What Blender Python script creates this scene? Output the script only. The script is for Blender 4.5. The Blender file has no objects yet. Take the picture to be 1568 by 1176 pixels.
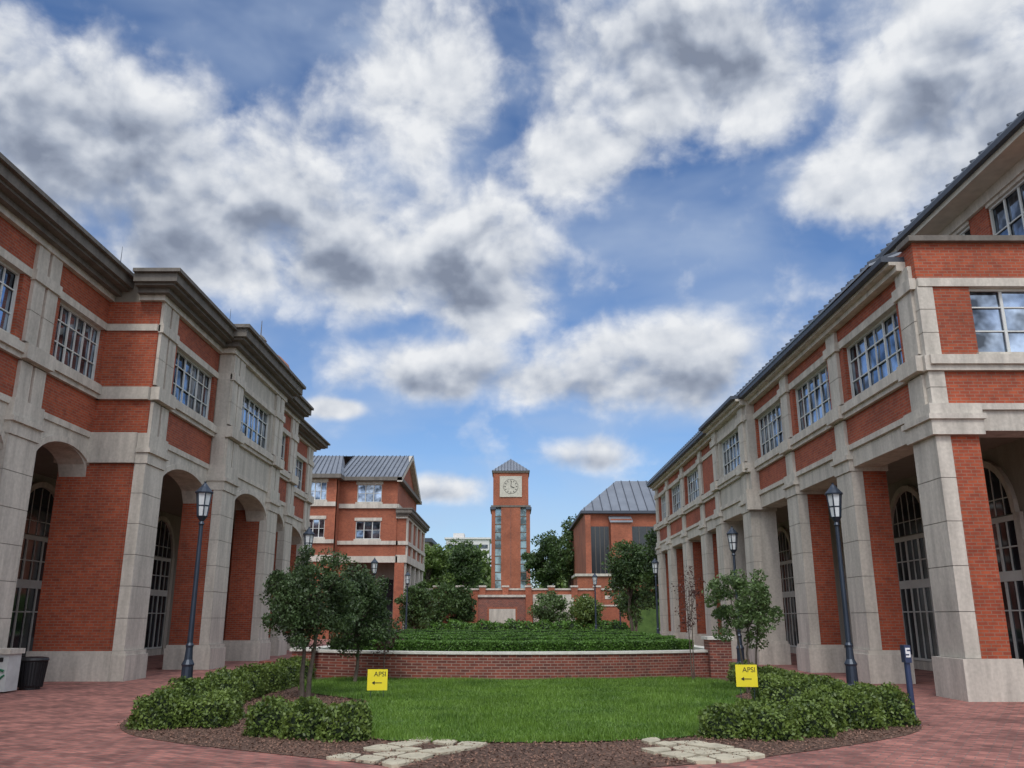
import bpy, math, random
import numpy as np
from mathutils import Vector, Matrix
R = math.radians
random.seed(4)
scene = bpy.context.scene
COL = scene.collection

# ------------------------------------------------------------------ materials
def newmat(name):
    m = bpy.data.materials.new(name); m.use_nodes = True
    nt = m.node_tree
    return m, nt, nt.nodes['Principled BSDF']
def N(nt, t, **kw):
    n = nt.nodes.new(t)
    for k, v in kw.items(): setattr(n, k, v)
    return n
def ramp(nt, fac, stops):
    r = N(nt, 'ShaderNodeValToRGB')
    while len(r.color_ramp.elements) < len(stops): r.color_ramp.elements.new(0.5)
    for e, (p, c) in zip(r.color_ramp.elements, stops):
        e.position = p; e.color = (*c, 1)
    nt.links.new(fac, r.inputs[0]); return r.outputs[0]
def noise(nt, vec, scale, detail=4, rough=.55, dist=0, dims='3D'):
    n = N(nt, 'ShaderNodeTexNoise', noise_dimensions=dims); n.inputs['Scale'].default_value = scale
    n.inputs['Detail'].default_value = detail; n.inputs['Roughness'].default_value = rough
    n.inputs['Distortion'].default_value = dist
    if vec is not None: nt.links.new(vec, n.inputs['Vector'])
    return n.outputs['Fac']
def mixc(nt, fac, a, b, mode='MIX'):
    m = N(nt, 'ShaderNodeMix', data_type='RGBA', blend_type=mode)
    for s, v in ((m.inputs[0], fac), (m.inputs[6], a), (m.inputs[7], b)):
        if isinstance(v, (int, float)): s.default_value = v
        elif isinstance(v, tuple): s.default_value = (*v, 1)
        else: nt.links.new(v, s)
    return m.outputs[2]
def objco(nt): return N(nt, 'ShaderNodeTexCoord').outputs['Object']
def bump(nt, b, h, strength=.3, dist=.02):
    n = N(nt, 'ShaderNodeBump'); n.inputs['Strength'].default_value = strength
    n.inputs['Distance'].default_value = dist
    nt.links.new(h, n.inputs['Height']); nt.links.new(n.outputs[0], b.inputs['Normal'])

def plain(name, c, rough=.6, metal=0, var=.12, scale=3):
    m, nt, b = newmat(name)
    f = noise(nt, objco(nt), scale, 3)
    nt.links.new(ramp(nt, f, [(.3, tuple(x*(1-var) for x in c)), (.7, tuple(min(1, x*(1+var)) for x in c))]), b.inputs['Base Color'])
    b.inputs['Roughness'].default_value = rough; b.inputs['Metallic'].default_value = metal
    return m

def brickmat(name, c1, c2, mortar, bw=.21, bh=.072, floor=False, ms=.010, big_lo=.74):
    m, nt, b = newmat(name)
    co = objco(nt)
    if floor:
        mp = N(nt, 'ShaderNodeMapping'); mp.inputs['Rotation'].default_value = (0, 0, R(32))
        nt.links.new(co, mp.inputs[0]); vec = mp.outputs[0]
    else:
        s = N(nt, 'ShaderNodeSeparateXYZ'); nt.links.new(co, s.inputs[0])
        a = N(nt, 'ShaderNodeMath', operation='ADD'); nt.links.new(s.outputs[0], a.inputs[0]); nt.links.new(s.outputs[1], a.inputs[1])
        cc = N(nt, 'ShaderNodeCombineXYZ'); nt.links.new(a.outputs[0], cc.inputs[0]); nt.links.new(s.outputs[2], cc.inputs[1])
        vec = cc.outputs[0]
    t = N(nt, 'ShaderNodeTexBrick'); nt.links.new(vec, t.inputs['Vector'])
    t.inputs['Scale'].default_value = 1; t.inputs['Brick Width'].default_value = bw
    t.inputs['Row Height'].default_value = bh; t.inputs['Mortar Size'].default_value = ms
    t.inputs['Mortar Smooth'].default_value = .2
    t.inputs['Color1'].default_value = (*c1, 1); t.inputs['Color2'].default_value = (*c2, 1); t.inputs['Mortar'].default_value = (*mortar, 1)
    big = noise(nt, co, .45, 4, .6); mid = noise(nt, co, 6, 3)
    c = mixc(nt, 1.0, t.outputs['Color'], ramp(nt, big, [(.3, (big_lo,)*3), (.65, (1.1, 1.1, 1.1))]), 'MULTIPLY')
    c = mixc(nt, 1.0, c, ramp(nt, mid, [(.3, (.82, .82, .83)), (.7, (1.14, 1.14, 1.14))]), 'MULTIPLY')
    if floor:
        dn = noise(nt, co, 1.6, 6, .7)
        c = mixc(nt, 1.0, c, ramp(nt, dn, [(.36, (.62, .60, .60)), (.5, (1, 1, 1)), (.68, (1.25, 1.24, 1.22))]), 'MULTIPLY')
    nt.links.new(c, b.inputs['Base Color']); b.inputs['Roughness'].default_value = .85
    bump(nt, b, t.outputs['Fac'], -.35, .006)
    return m

def stonemat(name, c, streak=.8):
    m, nt, b = newmat(name); co = objco(nt)
    mp = N(nt, 'ShaderNodeMapping'); mp.inputs['Scale'].default_value = (2.5, 2.5, .35); nt.links.new(co, mp.inputs[0])
    f1 = noise(nt, mp.outputs[0], 1.2, 5, .65); f2 = noise(nt, co, 14, 3)
    col = ramp(nt, f1, [(.3, tuple(x*streak for x in c)), (.6, c), (.8, tuple(x*1.08 for x in c))])
    col = mixc(nt, 1.0, col, ramp(nt, f2, [(.3, (.88, .88, .87)), (.7, (1.06, 1.06, 1.06))]), 'MULTIPLY')
    nt.links.new(col, b.inputs['Base Color']); b.inputs['Roughness'].default_value = .85
    bump(nt, b, f2, .15, .01); return m

def glassmat(name, tint=(.30, .36, .44), metal=.75, lo=.25, sc=.9):
    m, nt, b = newmat(name)
    co = objco(nt); f = noise(nt, co, sc, 3)
    nt.links.new(ramp(nt, f, [(.38, tuple(x*lo for x in tint)), (.62, tint)]), b.inputs['Base Color'])  # dark-to-bright tint patches imitate broken reflections in the panes
    b.inputs['Metallic'].default_value = metal; b.inputs['Roughness'].default_value = .05
    bump(nt, b, noise(nt, co, .7, 1), .06, .05)
    return m

def leafmat(name, dark, light, scale=1.3, transl=.22):
    m, nt, b = newmat(name); co = objco(nt)
    g = N(nt, 'ShaderNodeNewGeometry')
    f = noise(nt, co, scale, 2)
    a = N(nt, 'ShaderNodeMath', operation='MULTIPLY_ADD')
    nt.links.new(g.outputs['Random Per Island'], a.inputs[0]); a.inputs[1].default_value = .40; nt.links.new(f, a.inputs[2])
    col = ramp(nt, a.outputs[0], [(.38, dark), (.88, light)])
    nt.links.new(col, b.inputs['Base Color']); b.inputs['Roughness'].default_value = .5
    tr = N(nt, 'ShaderNodeBsdfTranslucent'); nt.links.new(col, tr.inputs[0])
    mx = N(nt, 'ShaderNodeMixShader'); mx.inputs[0].default_value = transl
    nt.links.new(b.outputs[0], mx.inputs[1]); nt.links.new(tr.outputs[0], mx.inputs[2])
    nt.links.new(mx.outputs[0], nt.nodes['Material Output'].inputs[0]); return m

M = {}
M['brick'] = brickmat('brick_wall', (.40, .080, .030), (.285, .050, .022), (.27, .135, .09), big_lo=.68)
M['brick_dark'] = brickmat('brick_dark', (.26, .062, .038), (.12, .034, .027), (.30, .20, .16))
M['brick_far'] = brickmat('brick_far', (.37, .096, .040), (.29, .070, .032), (.29, .145, .10))
M['paver'] = brickmat('paver', (.42, .165, .13), (.21, .078, .065), (.19, .13, .11), .22, .11, True, .010, .72)
M['stone'] = stonemat('cast_stone', (.58, .535, .47), .66)
M['stone_wall'] = stonemat('limestone', (.53, .49, .43), .66)
M['stone_in'] = stonemat('render_cream', (.30, .275, .235))  # base colour darkened to deepen the shade inside the arcades
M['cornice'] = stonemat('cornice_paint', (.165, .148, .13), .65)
M['joint'] = plain('joint_grey', (.24, .22, .20), .9)  # grey backing seen in the gaps between stacked blocks
M['cap'] = stonemat('coping', (.68, .66, .60))
M['soffit'] = plain('soffit', (.50, .47, .40), .8)
M['ceil'] = plain('arcade_ceiling', (.25, .23, .195), .9)  # ceiling colour darkened too, for deeper arcade shade
M['glass'] = glassmat('window_glass', (.42, .50, .62), .88, .12, 1.3)
M['glass_dark'] = glassmat('window_glass_dark', (.09, .11, .13), .6, .35)
M['glass_black'] = plain('window_void', (.03, .035, .04), .15)
M['glass_teal'] = glassmat('tower_glass', (.26, .36, .38), .6)
M['frame'] = plain('window_frame', (.58, .59, .57), .5, 0, .06)
M['frame_in'] = plain('window_frame_inner', (.60, .60, .56), .5, 0, .06)
M['metal_roof'] = plain('metal_roof', (.25, .27, .30), .4, .4, .12, .6)
M['roof_dark'] = plain('roof_edge', (.06, .07, .09), .5, .3)
M['copper'] = plain('dome_terracotta', (.30, .12, .065), .6)
M['lamp_metal'] = plain('lamp_metal', (.032, .045, .068), .4, .3)
M['lamp_glass'] = plain('lamp_glass', (.62, .66, .68), .2)
M['black'] = plain('black_plastic', (.012, .012, .014), .5)
M['grey_bin'] = plain('bin_grey', (.50, .51, .50), .6)
M['green'] = plain('bin_green', (.03, .16, .08), .6)
M['yellow'] = plain('sign_yellow', (.80, .66, .02), .5, 0, .04)
M['ink'] = plain('sign_ink', (.01, .01, .01), .6)
M['navy'] = plain('post_blue', (.02, .035, .09), .45)
M['white'] = plain('white_paint', (.75, .75, .75), .5)
M['bark'] = plain('bark', (.10, .08, .062), .9, 0, .35, 9)
M['flag'] = stonemat('flagstone', (.52, .47, .35), .7)
M['concrete'] = plain('concrete_far', (.60, .59, .57), .8)
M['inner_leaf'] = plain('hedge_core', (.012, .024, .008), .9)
M['leaf_tree'] = leafmat('leaf_oak', (.020, .038, .014), (.075, .125, .042))
M['leaf_tree2'] = leafmat('leaf_light', (.04, .075, .02), (.12, .19, .06))
M['leaf_hedge'] = leafmat('leaf_hedge', (.030, .075, .012), (.12, .245, .038), 2.2)
M['leaf_shrub'] = leafmat('leaf_shrub', (.026, .054, .010), (.165, .235, .045), 3)
M['leaf_far'] = leafmat('leaf_far', (.018, .040, .012), (.080, .14, .036), .35)
M['leaf_far2'] = leafmat('leaf_far_light', (.035, .07, .016), (.14, .21, .045), .3)
M['leaf_red'] = leafmat('leaf_purple', (.04, .016, .016), (.12, .05, .04))
M['blade'] = leafmat('grass_blade', (.055, .125, .013), (.165, .285, .040), .8)
def groundmat(name, stops, sc, bs=.4, sc2=None):
    m, nt, b = newmat(name); co = objco(nt)
    f = noise(nt, co, sc, 6, .75); col = ramp(nt, f, stops)
    g = noise(nt, co, sc2 or .5, 4)
    col = mixc(nt, 1.0, col, ramp(nt, g, [(.3, (.72, .72, .72)), (.7, (1.2, 1.2, 1.2))]), 'MULTIPLY')
    nt.links.new(col, b.inputs['Base Color']); b.inputs['Roughness'].default_value = .95
    bump(nt, b, f, bs, .03); return m
M['grass'] = groundmat('lawn_soil_grass', [(.35, (.042, .10, .012)), (.65, (.105, .20, .03))], 14)
M['ground'] = groundmat('ground_grass', [(.35, (.045, .085, .018)), (.65, (.09, .15, .035))], 3)
M['mulch'] = groundmat('mulch', [(.35, (.04, .022, .015)), (.5, (.12, .066, .045)), (.7, (.23, .145, .105))], 22, .8)
M['chips'] = plain('mulch_chips', (.18, .10, .07), .9, 0, .75, 30)

# ------------------------------------------------------------------ mesh tools
def empty(name, loc=(0, 0, 0)):
    e = bpy.data.objects.new(name, None); e.empty_display_size = .5
    e.location = loc; COL.objects.link(e); return e
def mesh_obj(name, verts, faces, mat, parent=None):
    me = bpy.data.meshes.new(name); me.from_pydata(verts, [], faces); me.update()
    me.materials.append(mat)
    o = bpy.data.objects.new(name, me); COL.objects.link(o)
    if parent:
        o.parent = parent; o.matrix_parent_inverse = Matrix.Translation(-parent.location)
    return o
def np_mesh(name, V, k, mat, parent=None):
    n = len(V)//k
    me = bpy.data.meshes.new(name); me.vertices.add(n*k); me.vertices.foreach_set('co', V.astype(np.float32).ravel())
    me.loops.add(n*k); me.loops.foreach_set('vertex_index', np.arange(n*k, dtype=np.int32))
    me.polygons.add(n); me.polygons.foreach_set('loop_start', np.arange(0, n*k, k, dtype=np.int32))
    me.update(calc_edges=True); me.validate(); me.materials.append(mat)
    o = bpy.data.objects.new(name, me); COL.objects.link(o)
    if parent:
        o.parent = parent; o.matrix_parent_inverse = Matrix.Translation(-parent.location)
    return o

class Build:
    def __init__(s, name, loc=(0, 0, 0)):
        s.name = name; s.loc = loc; s.parts = {}
    def part(s, p, mat=None):
        if p not in s.parts: s.parts[p] = ([], [], mat or p)
        return s.parts[p]
    def faces(s, p, vs, fs, mat=None):
        V, F, _ = s.part(p, mat); n = len(V); V += vs; F += [tuple(i+n for i in f) for f in fs]
    def box(s, p, x0, x1, y0, y1, z0, z1, mat=None):
        if x0 > x1: x0, x1 = x1, x0
        if y0 > y1: y0, y1 = y1, y0
        vs = [(x, y, z) for z in (z0, z1) for y in (y0, y1) for x in (x0, x1)]
        s.faces(p, vs, [(0, 2, 3, 1), (4, 5, 7, 6), (0, 1, 5, 4), (2, 6, 7, 3), (0, 4, 6, 2), (1, 3, 7, 5)], mat)
    def hexa(s, p, a, b, mat=None):
        s.faces(p, list(a)+list(b), [(3, 2, 1, 0), (4, 5, 6, 7), (0, 1, 5, 4), (1, 2, 6, 5), (2, 3, 7, 6), (3, 0, 4, 7)], mat)
    def lathe(s, p, prof, c, seg=16, mat=None, a0=0):
        vs = []; fs = []
        for (r, z) in prof:
            for i in range(seg):
                t = a0+2*math.pi*i/seg; vs.append((c[0]+r*math.cos(t), c[1]+r*math.sin(t), c[2]+z))
        for j in range(len(prof)-1):
            for i in range(seg):
                k = (i+1) % seg; fs.append((j*seg+i, j*seg+k, (j+1)*seg+k, (j+1)*seg+i))
        fs.append(tuple(range(seg))[::-1]); fs.append(tuple((len(prof)-1)*seg+i for i in range(seg)))
        s.faces(p, vs, fs, mat)
    def limb(s, p, a, b, r0, r1, seg=7, mat='roof_dark'):
        a = Vector(a); b = Vector(b); d = (b-a).normalized()
        u = d.orthogonal().normalized(); w = d.cross(u)
        vs = [tuple(q+(u*math.cos(2*math.pi*i/seg)+w*math.sin(2*math.pi*i/seg))*r) for q, r in ((a, r0), (b, r1)) for i in range(seg)]
        s.faces(p, vs, [(i, (i+1) % seg, seg+(i+1) % seg, seg+i) for i in range(seg)]+[tuple(range(seg, 2*seg))], mat)
    def done(s):
        e = empty(s.name, s.loc)
        for p, (V, F, m) in s.parts.items(): mesh_obj(p, V, F, M.get(m, M['stone']), e)
        return e

class Facade:
    """local (t along wall, d depth inward, z).  kind 'x': wall parallel to y at |x|=P ; kind 'y': wall parallel to x facing -y"""
    def __init__(s, b, kind, P, sgn=1): s.b = b; s.kind = kind; s.P = P; s.sgn = sgn
    def w(s, t, d, z):
        return (s.sgn*(s.P+d), t, z) if s.kind == 'x' else (t, s.P+d, z)
    def box(s, p, t0, t1, d0, d1, z0, z1, mat=None):
        a = s.w(t0, d0, z0); c = s.w(t1, d1, z1)
        s.b.box(p, a[0], c[0], a[1], c[1], z0, z1, mat)
    def arch(s, p, t0, t1, zs, rise, ztop, d0, d1, n=16, mat=None):
        vs = []; fs = []
        for i in range(n+1):
            q = i/n; t = t0+(t1-t0)*q; zc = zs+rise*math.sqrt(max(0, 1-(2*q-1)**2))**.9
            for d in (d0, d1): vs += [s.w(t, d, zc), s.w(t, d, ztop)]
        for i in range(n):
            a = i*4; c = a+4
            fs += [(a, c, c+1, a+1), (a+2, a+3, c+3, c+2), (a, a+2, c+2, c)]
        s.b.faces(p, vs, fs, mat)
    def ring(s, p, t0, t1, zs, rise, th, d0, d1, n=14, mat=None):
        vs = []; fs = []
        tc = (t0+t1)/2; hw = (t1-t0)/2
        for i in range(n+1):
            a = math.pi*i/n; c, q = math.cos(a), math.sin(a)
            for d in (d0, d1): vs += [s.w(tc+c*hw, d, zs+q*rise), s.w(tc+c*(hw+th), d, zs+q*(rise+th))]
        for i in range(n):
            a = i*4; c = a+4
            fs += [(a, c, c+1, a+1), (a, a+2, c+2, c), (a+1, c+1, c+3, a+3)]
        s.b.faces(p, vs, fs, mat)
    def halfdisc(s, p, t0, t1, zs, rise, d, n=14, mat=None):
        tc = (t0+t1)/2; hw = (t1-t0)/2
        vs = [s.w(tc+math.cos(math.pi*i/n)*hw, d, zs+math.sin(math.pi*i/n)*rise) for i in range(n+1)]
        s.b.faces(p, vs, [tuple(range(n+1))], mat)
    def window(s, t0, t1, z0, z1, cols, rows, rec=.18, glass='glass', frame='frame', fw=.055, mw=.03):
        rs = random.Random(int(t0*37+z0*11+s.P*5))
        zz = [z0]+[z0+(z1-z0)*r for r in rows]+[z1]
        for i in range(cols):
            ta, tb = t0+(t1-t0)*i/cols, t0+(t1-t0)*(i+1)/cols
            for za, zb in zip(zz[:-1], zz[1:]):
                o = [rec+rs.uniform(-.0, .03) for _ in range(3)]; o.append(o[0]+o[2]-o[1])
                s.b.faces(glass+'_panes', [s.w(ta, o[0], za), s.w(tb, o[1], za), s.w(tb, o[2], zb), s.w(ta, o[3], zb)], [(0, 1, 2, 3)], glass)
        f = frame+'s'
        s.box(f, t0, t1, rec-.07, rec-.002, z0, z0+fw, frame); s.box(f, t0, t1, rec-.07, rec-.002, z1-fw, z1, frame)
        s.box(f, t0, t0+fw, rec-.068, rec-.002, z0+fw, z1-fw, frame); s.box(f, t1-fw, t1, rec-.068, rec-.002, z0+fw, z1-fw, frame)
        for i in range(1, cols):
            t = t0+(t1-t0)*i/cols; wd = mw*(2.2 if (cols % 3 == 0 and i % (cols//3) == 0) else .9)
            s.box(f, t-wd/2, t+wd/2, rec-.04, rec-.002, z0+fw, z1-fw, frame)
        for r in rows:
            z = z0+(z1-z0)*r; s.box(f, t0+fw, t1-fw, rec-.035, rec-.003, z-mw/2, z+mw/2, frame)
    def blocks(s, p, t0, t1, d0, d1, z0, z1, h=.85, mat=None):
        n = max(1, round((z1-z0)/h)); hh = (z1-z0)/n
        s.box(p+'_joint', t0+.012, t1-.012, d0+.015, d1, z0, z1, 'joint')
        for i in range(n): s.box(p, t0, t1, d0, d1-.001, z0+i*hh+.008, z0+(i+1)*hh-.008, mat)

def upper(f, t0, t1, L, wins, wall='brick', cols=6, rows=(.36, .72)):
    T = .42
    f.box(wall+'_walls', t0, t1, 0, T, L['a'], L['b'], wall)
    f.box('ledge', t0, t1, -.10, T, L['b'], L['b']+.13, 'stone'); f.box('ledge', t0, t1, -.17, T, L['b']+.13, L['c'], 'stone')
    cur = t0
    for (a, b) in wins:
        f.box(wall+'_walls', cur, a, 0, T, L['c'], L['d'], wall); cur = b
        f.box('sills', a-.05, b+.05, -.10, T-.1, L['c'], L['c']+.07, 'stone')
        f.window(a, b, L['c']+.07, L['d'], cols, rows)
        f.box('window_backs', a, b, .3, T, L['c']+.07, L['d'], 'glass_black')
    f.box(wall+'_walls', cur, t1, 0, T, L['c'], L['d'], wall)
    f.box('lintels', t0, t1, -.05, T, L['d'], L['e'], 'stone')
    f.box(wall+'_walls', t0, t1, 0, T, L['e'], L['f'], wall)

def pilaster(f, p0, p1, L, double=True, d=-.09):
    g = .06
    segs = [(p0+.05, (p0+p1)/2-g), ((p0+p1)/2+g, p1-.05)] if double else [(p0+.12, p1-.12)]
    for a, b in segs:
        f.box('pilasters', a, b, d, 0, L['a'], L['b']-.03, 'stone')
        f.blocks('pilaster_blocks', a, b, d, 0, L['c']+.1, L['d']-.0, .8, 'stone')
        f.box('pilasters', a, b, d, 0, L['e']+.02, L['f'], 'stone')
    f.box('ledge_blocks', p0-.02, p1+.02, -.24, 0, L['b']+.02, L['c']+.03, 'stone')
    f.box('ledge_blocks', p0, p1, -.15, 0, L['d']-.03, L['e']+.03, 'stone')

def pier(f, p0, p1, depth, ztop, zcap, capz1, brickmat_='brick', pl=.75):
    f.box('pier_plinths', p0-.10, p1+.10, -.19, depth+.08, 0, pl-.1, 'stone')
    f.box('pier_plinths', p0-.06, p1+.06, -.15, depth+.05, pl-.1, pl, 'stone')
    f.box('pier_shafts_'+brickmat_, p0, p1, 0, depth, pl, zcap, brickmat_)
    f.blocks('pier_facing', p0-.025, p1+.025, -.09, .22, pl, zcap, .9, 'stone')
    f.box('pier_caps', p0-.05, p1+.05, -.13, depth+.04, zcap, capz1, 'stone')
    f.box('pier_caps', p0-.10, p1+.10, -.20, depth+.07, zcap+.30, zcap+.42, 'stone')

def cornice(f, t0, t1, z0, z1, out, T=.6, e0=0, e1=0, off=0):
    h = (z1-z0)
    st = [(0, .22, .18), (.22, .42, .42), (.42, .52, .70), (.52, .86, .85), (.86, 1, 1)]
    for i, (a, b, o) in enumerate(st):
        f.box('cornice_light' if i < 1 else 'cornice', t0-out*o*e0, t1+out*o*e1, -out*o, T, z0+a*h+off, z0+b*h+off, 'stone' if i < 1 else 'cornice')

def inner_wall(f, D, t0, t1, centers, W, ceil):
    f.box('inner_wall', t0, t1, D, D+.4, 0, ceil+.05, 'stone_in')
    for c in centers:
        w = W; rise = ceil-4.55
        g = Facade(f.b, f.kind, f.P+D, f.sgn)
        g.box('inner_glass', c-w, c+w, -.02, -.004, .35, 4.05, 'glass_dark')
        for z, hh in ((.28, .07), (1.75, .035), (2.5, .26), (3.35, .035), (4.02, .14)): g.box('inner_frames', c-w, c+w, -.06, -.021, z, z+hh, 'frame_in')
        for k in range(7):
            t = c-w+2*w*k/6; wd = .08 if k in (0, 6, 2, 4) else .028
            g.box('inner_frames', t-wd/2, t+wd/2, -.055, -.022, .3, 4.05, 'frame_in')
        g.halfdisc('inner_glass', c-w, c+w, 4.2, rise, -.02, mat='glass_dark')
        g.ring('inner_arch', c-w, c+w, 4.2, rise, .18, -.12, 0, mat='stone')
        for k in (-.66, -.33, 0, .33, .66): g.box('inner_mullions', c+w*k-.013, c+w*k+.013, -.04, -.021, 4.2, 4.2+rise*math.sqrt(1-k*k)*.98, 'frame_in')
        g.box('inner_mullions', c-w*.88, c+w*.88, -.038, -.022, 4.62, 4.645, 'frame_in')
        g.box('inner_piers', c-w-.30, c-w-.02, -.1, 0, 0, 4.2, 'stone'); g.box('inner_piers', c+w+.02, c+w+.30, -.1, 0, 0, 4.2, 'stone')
    f.box('inner_base', t0, t1, D-.06, D, 0, .26, 'stone')

# ------------------------------------------------------------------ LEFT BUILDING
LL = dict(a=6.55, b=7.50, c=7.86, d=9.55, e=9.75, f=10.45)
b = Build('brick_classroom_building', (-16, 25, 0))
def left_seg(X, t0, t1, piers, wall, idx, top=11.2, depth=1.2, e0=1, e1=0):
    f = Facade(b, 'x', X, -1)
    edges = []
    for i in range(len(piers)-1):
        a, c = piers[i][1], piers[i+1][0]; edges.append((a, c))
    wins = []
    for a, c in edges:
        if c-a > 2: wins.append((max(a+.25, t0+.2), min(c-.25, t1-.1)))
    upper(f, t0, t1, LL, wins, wall)
    for p0, p1 in piers:
        if p0 >= t0-.3 and p1 <= t1+.3:
            pilaster(f, p0, p1, LL)
            pier(f, p0, p1, depth, 0, 5.7, LL['a'])
    for a, c in edges:
        if c-a > 2:
            f.arch('arch_spandrels', max(a, t0), min(c, t1+.0), 5.25, .75, LL['a'], .02, .75, mat='stone')
            f.ring('arch_mouldings', a+.02, c-.02, 5.28, .72, .16, -.04, .1, mat='stone')
    f.box('entablature', t0, t1, -.03, .3, LL['a']-.16, LL['a'], 'stone')
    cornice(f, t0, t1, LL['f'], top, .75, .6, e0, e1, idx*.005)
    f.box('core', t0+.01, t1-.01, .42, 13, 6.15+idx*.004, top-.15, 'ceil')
    f.box('roof', t0, t1, .3, 13, top-.15, top-.05+idx*.004, 'roof_dark')
    return f
f = left_seg(11.7, 3, 23.2, [(0.2, 1.4), (4.8, 6.0), (9.6, 10.8), (14.4, 15.6), (19.2, 20.4), (23.4, 24.6)], 'brick', 0, e0=1, e1=0)
f = left_seg(10.2, 23.2, 28.3, [(23.2, 24.4), (28.3, 29.6)], 'brick', 1)
g = Facade(b, 'y', 23.19, 1)
for p, z0, z1, m, dd in (('return', LL['a'], LL['b'], 'brick', 0), ('return_ledge', LL['b'], LL['c'], 'stone', -.14), ('return', LL['c'], LL['d'], 'brick', 0),
                     ('return_ledge', LL['d'], LL['e'], 'stone', -.06), ('return', LL['e'], LL['f'], 'brick', 0)):
    g.box(p+('_b' if m == 'brick' else ''), -12.3, -10.21, dd, .3, z0, z1, m)
b.box('return_pier', -12.5, -10.5, 23.17, 24.42, .75, 5.7, 'brick')
b.box('return_plinth', -12.6, -10.4, 23.08, 24.52, 0, .749, 'stone')
b.box('return_cap', -12.6, -10.4, 23.06, 24.5, 5.7, LL['a'], 'stone')
left_seg(9.75, 28.3, 35.1, [(28.3, 29.6), (33.8, 35.1)], 'stone_wall', 2, top=11.3, e1=1)
left_seg(10.2, 35.1, 39.4, [(33.8, 35.1), (38.2, 39.4)], 'brick', 3, e0=0)
left_seg(11.0, 39.4, 46.4, [(38.2, 39.9), (44.9, 46.1)], 'brick', 4, top=11.0, e0=0, e1=1)
f = Facade(b, 'x', 11.7, -1)
inner_wall(f, 3.9, 3, 46.4, [8, 13, 18, 23, 28.1, 33, 38, 43], 1.45, 6.1)
b.box('end_wall', -24, -11.5, 46.0, 46.4, 0, 10.9, 'brick')
b.lathe('cupola_drum', [(1.9, 0), (1.9, 1.8), (2.1, 1.9), (2.1, 2.1)], (-13.4, 43, 11.0), 16, 'stone')
b.lathe('cupola_dome', [(1.9, 0), (1.85, .5), (1.6, 1.1), (1.15, 1.55), (.5, 1.85), (.3, 1.9)], (-13.4, 43, 13.35), 20, 'copper')
b.lathe('cupola_ring', [(2.0, 0), (2.0, .26)], (-13.4, 43, 13.09), 16, 'stone')
b.lathe('cupola_lantern', [(.26, 0), (.26, .5), (.34, .55), (.2, .75), (.03, .9), (.015, 1.7)], (-13.4, 43, 15.23), 12, 'cornice')
for y in (16, 22, 27, 33, 37): b.limb('lightning_rods', (-10.95 if y < 23 else -9.5, y, 11.1), (-10.95 if y < 23 else -9.5, y, 11.65), .012, .005)
b.done()

# ------------------------------------------------------------------ RIGHT BUILDING
LR = dict(a=6.05, b=6.78, c=7.12, d=8.75, e=8.95, f=9.32)
b = Build('brick_arcade_building', (15, 35, 0))
starts = [17.8, 22.4, 26.8, 31.2, 35.6, 40.0, 44.5, 49.0, 52.6]
def right_seg(X, t0, t1, wall, idx, allstone=False):
    f = Facade(b, 'x', X, 1)
    ps = [(s, s+1.0) for s in starts if s >= t0-.5 and s+1 <= t1+.6]
    wins = []
    for s0, s1 in zip(starts[:-1], starts[1:]):
        if s0 >= t0-.6 and s1 <= t1+1.1: wins.append((s0+1.0+.12, min(s1-.12, t1-.05)))
    upper(f, t0, t1, LR, wins, wall, cols=6, rows=(.36, .72))
    for p0, p1 in ps:
        if p0 > 18: pier(f, p0, p1, .85, 0, 5.35, LR['a'], 'stone_wall' if allstone else 'brick', .8)
        pilaster(f, p0+.05, p1-.05, LR, False)
    f.box('lintel_band', t0, t1, -.02, .7, 5.45, LR['a']-.003, 'stone')
    f.box('lintel_mould', t0, t1, -.09, .3, 5.9, LR['a']-.01, 'stone')
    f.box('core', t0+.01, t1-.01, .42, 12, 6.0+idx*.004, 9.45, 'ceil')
    f.box('eave_stone', t0, t1, -.22, .5, LR['f'], LR['f']+.14, 'stone')
    f.box('eave_stone', t0, t1, -.38, .5, LR['f']+.14, LR['f']+.22, 'stone')
    f.box('gutter', t0, t1, -.55, .5, LR['f']+.22, LR['f']+.34+idx*.003, 'roof_dark')
    return f
right_seg(9.1, 18.22, 31.04, 'brick', 0)
right_seg(8.8, 31.04, 36.78, 'stone_wall', 1, True)
right_seg(9.1, 36.78, 53.65, 'brick', 2)
b.box('return_block', 8.56, 9.3, 30.96, 31.16, 5.38, 6.12, 'stone')
g = Facade(b, 'y', 17.8, 1)
upper(g, 9.1, 17, LR, [(10.25, 12.55), (14.0, 16.4)], 'brick', cols=3, rows=(.36, .72))
g.box('lintel_band', 9.1, 17, -.02, .7, 5.45, LR['a']-.003, 'stone'); g.box('lintel_mould', 9.0, 17, -.09, .3, 5.9, LR['a']-.01, 'stone')
g.box('parapet', 9.1, 17, 0, .42, LR['f'], 9.82, 'brick'); g.box('parapet_cap', 8.98, 17, -.14, .5, 9.82, 9.95, 'cornice')
g.box('parapet_side', 9.1, 9.42, .421, .9, LR['f']+.35, 9.82, 'brick')
g.box('ledge_corner', 9.0, 9.1, -.10, .4, LR['b'], LR['c'], 'stone')
g.blocks('corner_stones', 9.07, 9.42, -.03, .42, LR['a'], LR['b'], .4, 'stone'); g.blocks('corner_stones', 9.07, 9.42, -.03, .42, LR['c'], LR['d'], .6, 'stone')
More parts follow.
